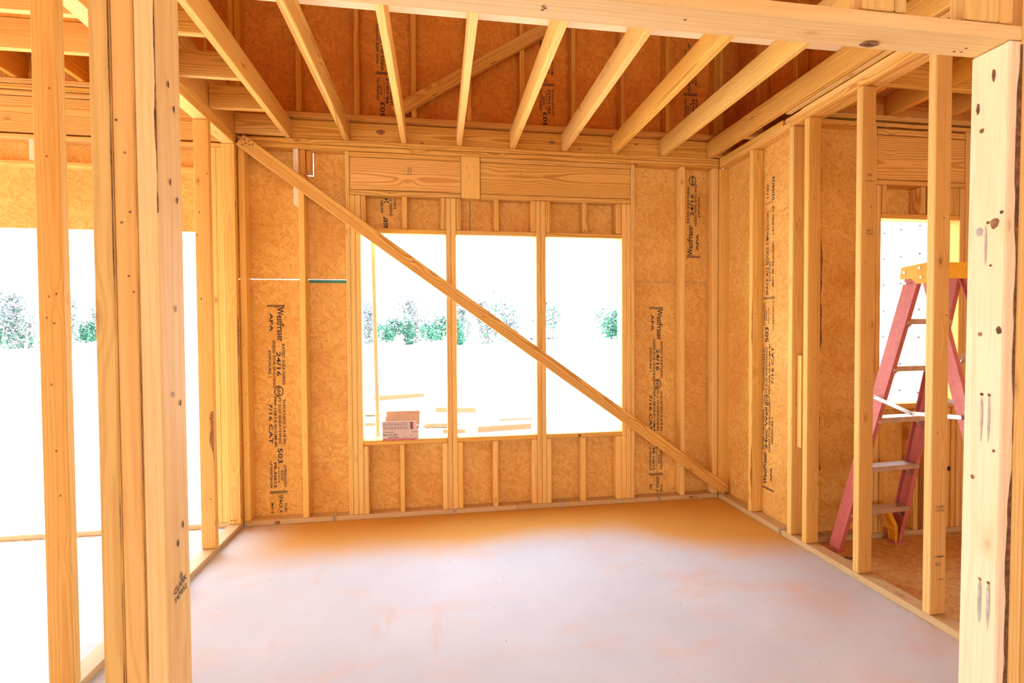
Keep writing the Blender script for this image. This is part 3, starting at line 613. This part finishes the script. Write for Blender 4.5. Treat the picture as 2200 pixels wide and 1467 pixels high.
lad('rear_rail', channel(RL, RT, (-1, 0, 0), .062, .022), FIB); lad('rear_rail', channel(HL, HT, (1, 0, 0), .062, .022), FIB)
for z in (.27, .56, .87, 1.175, 1.44):
    t = (z-.015)/1.66; a = FL.lerp(FT, t); b = GL.lerp(GT, t); bm = bmesh.new(); c = (a+b)/2; d = (b-a).normalized(); s = Z_.cross(d)
    rot = Matrix((d, s, Z_)).transposed(); add_box(bm, c, ((b-a).length-.006, .076, .004), rot)
    add_box(bm, c + s*.036 - Z_*.014, ((b-a).length-.006, .004, .028), rot); add_box(bm, c - s*.036 - Z_*.014, ((b-a).length-.006, .004, .028), rot)
    st = lad('step', bm, ALU)
    for e, sg in ((a, 1), (b, -1)):
        g = bmesh.new(); add_tube(g, e + d*sg*.01 - Z_*.075, e + d*sg*.085 - Z_*.02, .007, 6); lad('step_gusset', g, ALU)
for z in (.35, .80, 1.235):
    t = z/1.665; a = RL.lerp(RT, t); b = HL.lerp(HT, t); bm = bmesh.new(); c = (a+b)/2; d = (b-a).normalized(); s = Z_.cross(d); rot = Matrix((d, s, Z_)).transposed()
    add_box(bm, c, ((b-a).length-.006, .006, .03), rot); lad('rear_brace', bm, ALU)
    if z > 1:
        for e, sg in ((a, 1), (b, -1)):
            g = bmesh.new(); add_tube(g, e + d*sg*.005 - Z_*.10, e + d*sg*.11 - Z_*.01, .008, 6); lad('rear_gusset', g, ALU)
for (a, b, xo) in ((Vector((3.862, -1.255, 1.0)), Vector((3.905, -1.700, .955)), -.008), (Vector((4.29, -1.22, 1.0)), Vector((4.27, -1.675, .955)), .008)):
    bm = bmesh.new(); m_ = a.lerp(b, .47) - Z_*.045
    for p, q_ in ((a, m_ + (b-a)*.04), (m_ - (b-a)*.04, b)):
        d = (q_-p).normalized(); s = X_.cross(d); add_box(bm, (p+q_)/2 + X_*xo, ((q_-p).length, .020, .003), Matrix((d, s, d.cross(s))).transposed())
    for p in (a, m_, b): add_tube(bm, p + X_*(xo-.006), p + X_*(xo+.006), .007, 8)
    lad('spreader_bar', bm, METAL)
# top cap: profiled side plates and a top slab
def extr(profile, x0, x1):
    bm = bmesh.new(); A = [bm.verts.new((x0, y, z)) for y, z in profile]; B = [bm.verts.new((x1, y, z)) for y, z in profile]; n = len(profile)
    bm.faces.new(A); bm.faces.new(list(reversed(B)))
    for i in range(n): j = (i+1) % n; bm.faces.new((A[i], B[i], B[j], A[j]))
    bmesh.ops.recalc_face_normals(bm, faces=bm.faces); return bm
cap = [(-1.355, 1.66), (-1.365, 1.725), (-1.52, 1.735), (-1.525, 1.655), (-1.50, 1.625), (-1.455, 1.628), (-1.42, 1.658)]
bm = extr(cap, 3.912, 3.930); 
bm2 = extr(cap, 4.240, 4.258)
pc = lad('top_cap', extr([(-1.355, 1.69), (-1.365, 1.725), (-1.52, 1.735), (-1.525, 1.69)], 3.9305, 4.2395), YEL)
lad('cap_side', bm, YEL); lad('cap_side', bm2, YEL)
fr = extr([(-1.522, 1.655), (-1.522, 1.689), (-1.529, 1.689), (-1.529, 1.650)], 3.931, 4.239); lad('cap_apron', fr, YEL)
for x in (3.911, 4.259):
    for y, z in ((-1.385, 1.695), (-1.47, 1.71), (-1.48, 1.66), (-1.392, 1.635)):
        g = bmesh.new(); add_tube(g, (x-.004, y, z), (x+.004, y, z), .007, 10); lad('rivet', g, METAL)
def boot(base, up, xin):
    """angled yellow knee brace with foot pad at the bottom of a front rail"""
    bm = bmesh.new(); base = Vector(base)
    pts = [base + Vector((xin*.012, 0, .004)), base + Vector((xin*.035, -.01, .13)), base + Vector((xin*.150, -.06, .265))]
    for p, q_ in zip(pts[:-1], pts[1:]):
        d = (q_-p).normalized(); s = Y_.cross(d).normalized(); rot = Matrix((d, Y_, d.cross(Y_))).transposed()
        add_box(bm, (p+q_)/2, ((q_-p).length*1.03, .046, .006), rot)
        for sg in (-1, 1): add_box(bm, (p+q_)/2 + Y_*sg*.022 + d.cross(Y_)*.008, ((q_-p).length*1.03, .004, .024), rot)
    add_box(bm, pts[0] + Vector((xin*.0, 0, .06)), (.004, .05, .11)); add_box(bm, base + Vector((xin*.03, 0, .10)), (.05, .045, .004))
    return bm
for p, xin in ((FL, 1), (GL, -1)):
    b_ = lad('knee_boot', boot(Vector((p.x+xin*.004, p.y-.006, 0)), 0, xin), YEL)
    bm = bmesh.new(); add_box(bm, (p.x+xin*.012, p.y, .0055), (.075, .085, .010)); lad('foot_pad', bm, FIB)
for p in (RL, HL): bm = bmesh.new(); add_box(bm, (p.x, p.y, .0055), (.04, .07, .010)); lad('foot_pad', bm, FIB)

# ================================================================== CARTON ON THE SILL
k = N('printed_carton'); CARD = k.out(k.mix(k.ramp(k.noise(k.n('TexCoord').outputs['Object'], 30, 3, .6), .3, .7), (.60, .47, .40), (.66, .53, .46)), .8, .2)
KRAFT = plain('brown_card', (.46, .27, .16), .85, nz=.08, nscale=25)
RED = plain('red_print', (.55, .03, .04), .6); NAVY = plain('dark_print', (.03, .04, .09), .6); GREY = plain('grey_print', (.10, .07, .07), .7)
bxo = empty('carton', 'open printed cardboard carton with red wavy stripes standing on the window sill', 'box', (1.105, .03, .583))
bxo.rotation_euler = (0, 0, -.035)
def bp_(name, c, s, mat, rx=0, ry=0, rz=0, par=bxo):
    bm = bmesh.new(); add_box(bm, (0, 0, 0), s); o = bm_obj(name, par, bm, mat); o.location = c; o.rotation_euler = (rx, ry, rz); return o
BW, BD, BH = .262, .150, .078; T = .004
f_ = bp_('front_panel', (0, -BD/2 + .018, BH/2+.002), (BW, T, BH), CARD)
bp_('rear_panel', (0, BD/2 + .018, BH/2+.002), (BW, T, BH), KRAFT); bp_('side_panel', (-BW/2+T/2, .018, BH/2+.002), (T, BD-T*2, BH), CARD); bp_('side_panel', (BW/2-T/2, .018, BH/2+.002), (T, BD-T*2, BH), CARD)
bp_('bottom_panel', (0, .018, .003), (BW-.012, BD-.012, T), KRAFT)
ff = bp_('front_flap', (-.006, -BD/2+.008, BH+.035), (BW*.96, .003, .066), CARD, rx=.22)
bp_('rear_flap', (.002, BD/2+.035, BH+.058), (BW*.98, .003, .112), KRAFT, rx=-.30)
bp_('side_flap', (-BW/2+.006, .03, BH+.045), (.003, BD*.7, .085), CARD, ry=.12); bp_('side_flap', (BW/2+.05, .018, BH+.028), (.115, BD*.8, .003), CARD, ry=-.50)
fy = -BD/2 + .018 - T/2
pr = [('MAGNUM', .008, .100, .038, .049)]
print_on(bxo, 'carton_print', pr, (-BW/2, fy, 0), X_, Z_, tagn, NAVY, .0005); print_on(bxo, 'carton_print', [('XL', .102, .118, .038, .049)], (-BW/2, fy, 0), X_, Z_, tagn, RED, .0005)
for it_ in [('O', .004, .013, .059, .068), ('O', .20, .213, .020, .031), ('#', .018, .085, .0615, .0655), ('#', .042, .118, .0265, .0295), ('#', .042, .130, .0195, .0225), ('#', .215, .255, .063, .0655), ('#', .215, .250, .058, .060), ('#', .145, .190, .0235, .0255)]:
    print_on(bxo, 'carton_print', [it_], (-BW/2, fy, 0), X_, Z_, tagn, GREY if it_[0] == '#' else NAVY, .0005)
vs, fs = [], []
for row in range(3):
    b0 = len(vs); n = 48
    for i in range(n+1):
        t = i/n; x = -BW/2+.004 + t*(BW-.018); z = .0042 + row*.0042 + .0022*math.sin(t*22 + row*2.1); h = .0017 + .0009*math.sin(t*22+row*2.1+1.3)
        vs += [(x, fy-.0006, z-h), (x, fy-.0006, z+h)]
    for i in range(n): a = b0+2*i; fs.append((a, a+2, a+3, a+1))
mesh_obj('carton_stripe', bxo, vs, fs, RED)
tb = []
for i in range(8): tb.append(('#', .018+i*.024, .0192+i*.024, .004, .060))
for z in (.004, .031, .060): tb.append(('#', .018, .20, z, z+.0012))
for i in range(7):
    for z in (.010, .018, .038, .046): tb.append(('#', .022+i*.024, .036+i*.024, z, z+.0032))
o = print_on(ff, 'carton_print', tb, (-BW/2, -.0015, -.033), X_, Z_, tagn, GREY, .0004)
print_on(ff, 'carton_print', [('#', .212, .222, .003, .062)], (-BW/2, -.0015, -.033), X_, Z_, tagn, NAVY, .0004); print_on(ff, 'carton_print', [('#', .224, .232, .003, .062)], (-BW/2, -.0015, -.033), X_, Z_, tagn, RED, .0004)

pole = board('wooden_stake', None, (.926, .108, .585), (.902, .120, 2.13), .030, .018, X_, PALE)
tag(pole, 'thin upright wooden stick standing outside on the sill left of the carton', 'stick')

# ================================================================== OUTSIDE: scraps, shrubs, trees, van
PLY = wood('scrap_pine', (.13, .075, .032), (.08, .04, .016), ring=.4, knots=.5)
scr = [(-.55, 7.2, 1.5, .3, 'long plywood scrap on the sand left of the wooden stake, farther one'), (-.35, 6.1, 1.1, .28, 'plywood offcut on the sand beside the stake, nearer one'), (.35, 9.6, 1.3, .12, 'farthest thin lath lying on the sand'),
 (1.0, 8.4, .5, .2, 'small wood block lying on the sand beyond the carton'), (1.35, 5.4, .45, .25, 'broken wood chip pile piece right of the carton'), (1.75, 7.0, .9, .1, 'thin lath on the sand behind the left mullion'),
 (2.15, 5.55, 1.25, .28, 'long splintered board on the sand right of the left mullion'), (2.9, 5.9, .7, .1, 'narrow batten lying at the right of the splintered board'), (2.55, 4.9, 1.0, .05, 'bent thin strip lying nearest the middle opening'), (4.55, 4.7, .35, .12, 'small wood chip on the sand under the right opening'), (1.65, 4.85, .4, .12, 'short offcut nearest the left mullion')]
for i, (x, y, l, wd, lb) in enumerate(scr):
    rr = random.Random(i+50); nseg = 8; top = []; bot = []
    for j in range(nseg+1): t = j/nseg; top.append((-l/2+l*t, wd/2*(1-.25*rr.random()))); bot.append((-l/2+l*t+rr.uniform(-.02, .02), -wd/2*(1-.3*rr.random())))
    prf = top + bot[::-1]; bm = bmesh.new(); A = [bm.verts.new((a, b, 0)) for a, b in prf]; B = [bm.verts.new((a, b, .02 + .05*(i % 3))) for a, b in prf]; n = len(prf)
    bm.faces.new(A[::-1]); bm.faces.new(B)
    for j in range(n): m_ = (j+1) % n; bm.faces.new((A[j], A[m_], B[m_], B[j]))
    o = bm_obj('scrap_wood', None, bm, PLY); o.location = (x, y, gz(x, y)+.012); o.rotation_euler = (0, rr.uniform(-.02, .02), rr.uniform(-.35, .35)); tag(o, lb, 'scrap', 'wood scraps on the sand')
LEAF = plain('pale_leaf', (.19, .195, .205), .8, nz=.35, nscale=3); LEAFG = plain('green_leaf', (.04, .15, .09), .8, nz=.4, nscale=2); TRUNK = plain('bark_trunk', (.30, .24, .20), .9)
LEAFB = plain('bluish_leaf', (.20, .34, .33), .8, nz=.3, nscale=2)
def foliage(seed, n, green, rx, ry, rz, leaf, name):
    rr = random.Random(seed); vs, fs, mi = [], [], []
    lobes = [(rr.uniform(-.7, .7), rr.uniform(-.5, .5), rr.uniform(.15, .8), rr.uniform(.25, .5)) for _ in range(9)]
    for i in range(n):
        lx, ly, lz, lr = rr.choice(lobes); d = Vector((rr.gauss(0, 1), rr.gauss(0, 1), rr.gauss(0, 1))).normalized() * lr * rr.uniform(.6, 1)
        p = Vector(((lx+d.x)*rx, (ly+d.y)*ry, max(.02, lz+d.z)*rz)); a = Vector((rr.gauss(0, 1), rr.gauss(0, 1), rr.gauss(0, 1))).normalized()
        b = a.orthogonal().normalized(); s = leaf*rr.uniform(.6, 1.3); k0 = len(vs)
        vs += [p-a*s, p-b*s*.5, p+a*s, p+b*s*.5]; fs.append((k0, k0+1, k0+2, k0+3))
        low = 1 - min(1, p.z/rz); mi.append(1 if rr.random() < green*(.4+1.3*low) else 0)
    me = bpy.data.meshes.new(name); me.from_pydata([tuple(v) for v in vs], [], fs); me.materials.append(LEAF); me.materials.append(LEAFG)
    for p, m_ in zip(me.polygons, mi): p.material_index = m_
    return me
fol = [foliage(1, 2600, .14, 2.9, 1.5, 6.2, .17, 'foliage'), foliage(2, 2400, .8, 2.9, 1.4, 4.4, .2, 'foliage'), foliage(3, 600, .4, 2.6, 1.6, 5.4, .28, 'foliage')]
tm = bmesh.new(); add_tube(tm, (0, 0, 0), (.2, 0, 2.6), .16, 7, .07); add_tube(tm, (.1, 0, 1.3), (-.9, .3, 2.6), .07, 6, .03); add_tube(tm, (.12, 0, 1.5), (1.0, -.2, 2.8), .07, 6, .03)
tme = bpy.data.meshes.new('trunk'); tm.to_mesh(tme); tm.free(); tme.materials.append(TRUNK)
shr = [(-40.5, 60, 0, 1.05, 'shrub at the far left edge beyond the wide opening'), (-50.5, 64, 1, 1.1, 'green shrub seen left of the near left stud'), (-39.5, 66.5, 0, .95, 'shrub between the near stud and the tripled column'), (-35.2, 61, 1, .8, 'low green shrub just left of the tripled column'),
 (-46, 61, 0, 1.1, 'pale bushy shrub at the left picture edge'), (-10.5, 60, 0, .95, 'pale shrub seen through the window left of the stake'), (-7.5, 68.5, 0, 1.05, 'pale shrub just right of the wooden stake'), (-3.9, 60, 1, .95, 'bright green shrub above the carton'), (2.0, 58.5, 1, 1.0, 'bright green bushy shrub left of the left mullion'),
 (-1.0, 69, 0, 1.15, 'tall pale shrub behind the green ones'), (5.6, 68, 0, 1.1, 'pale shrub just right of the left mullion'), (8.6, 60, 0, 1.05, 'faint shrub under the diagonal brace'), (12.4, 67, 0, 1.0, 'thin pale shrub partly behind the brace near the van'), (-54, 69, 0, 1.15, 'tall pale shrub at the back of the left group'), (-43.5, 70, 1, 1.1, 'green shrub behind the near left stud'), (15, 97, 2, 1.75, 'distant hazy tree above the brace in the middle opening'), (24.5, 99, 2, 1.7, 'distant hazy tree left of the right mullion'),
 (25.6, 60, 1, 1.25, 'dark green shrub at the right side of the right opening'), (31.5, 64, 0, 1.0, 'pale shrub at the right edge of the right opening'), (40, 108, 2, 1.5, 'small far tree high in the right opening')]
for i, (x, y, kd, sc, lb) in enumerate(shr):
    t = empty('shrub' if kd < 2 else 'tree', lb, 'shrub' if kd < 2 else 'tree', (x, y, -.42), group='shrubs and trees on the horizon'); t.rotation_euler = (0, 0, i*.4 % 1.0 - .5); t.scale = (sc, sc, sc)
    o = bpy.data.objects.new('foliage', fol[kd]); link(o, t); o = bpy.data.objects.new('trunk', tme); link(o, t)
VAN = plain('white_paint', (.85, .86, .88), .4); GLS = plain('tinted_glass', (.30, .34, .38), .2); TYRE = plain('tyre_rubber', (.06, .06, .06), .8)
vn = empty('van', 'white work van parked far off behind the diagonal brace', 'van', (21.0, 88, -.42)); vn.rotation_euler = (0, 0, .2)
bm = bmesh.new(); prf = [(-2.7, .35), (2.7, .35), (2.7, 1.1), (1.9, 1.35), (1.35, 2.25), (-2.7, 2.3)]
A = [bm.verts.new((x, -.95, z)) for x, z in prf]; B = [bm.verts.new((x, .95, z)) for x, z in prf]; n = len(prf); bm.faces.new(A); bm.faces.new(B[::-1])
for j in range(n): m_ = (j+1) % n; bm.faces.new((A[m_], A[j], B[j], B[m_]))
bm_obj('body', vn, bm, VAN)
for x0, x1 in ((.55, 1.35), (-.6, .35), (-2.3, -.9)): bm = bmesh.new(); add_box(bm, ((x0+x1)/2, -.96, 1.7), (x1-x0, .02, .55)); bm_obj('side_window', vn, bm, GLS)
for x in (-1.8, 1.8):
    for y in (-.85, .85): bm = bmesh.new(); add_tube(bm, (x, y-.12, .36), (x, y+.12, .36), .36, 16); bm_obj('wheel', vn, bm, TYRE)

# ================================================================== small floor litter
def wire(name, pts, r, mat, lb):
    bm = bmesh.new()
    for a, b in zip(pts[:-1], pts[1:]): add_tube(bm, a, b, r, 6)
    return tag(bm_obj(name, None, bm, mat), lb, 'debris')
wire('steel_wire', [(.105, -2.33, .003), (.125, -2.31, .003), (.150, -2.295, .004), (.185, -2.285, .004)], .0012, NAVY, 'short curved dark wire on the floor left of the tripled column')
wire('wood_sliver', [(3.80, -1.12, .008), (3.84, -1.135, .008), (3.87, -1.16, .006)], .006, BARK, 'dark splinter on the floor beside the stepladder foot')
bm = bmesh.new(); rr = random.Random(77)
for _ in range(60): add_box(bm, (rr.uniform(.2, 3.4), rr.uniform(-2.6, -.5), .0012), (rr.uniform(.003, .009), rr.uniform(.002, .004), .0015), Matrix.Rotation(rr.uniform(0, 3), 3, 'Z'))
for _ in range(80): y = rr.uniform(-2.4, -.6); add_box(bm, (W-rr.uniform(.002, .03), y, .0012), (rr.uniform(.003, .012), rr.uniform(.002, .004), .0018), Matrix.Rotation(rr.uniform(0, 3), 3, 'Z'))
tag(bm_obj('grit', None, bm, SPLINT), 'scattered grit and tiny chips over the room floor', 'debris', kind='stuff')
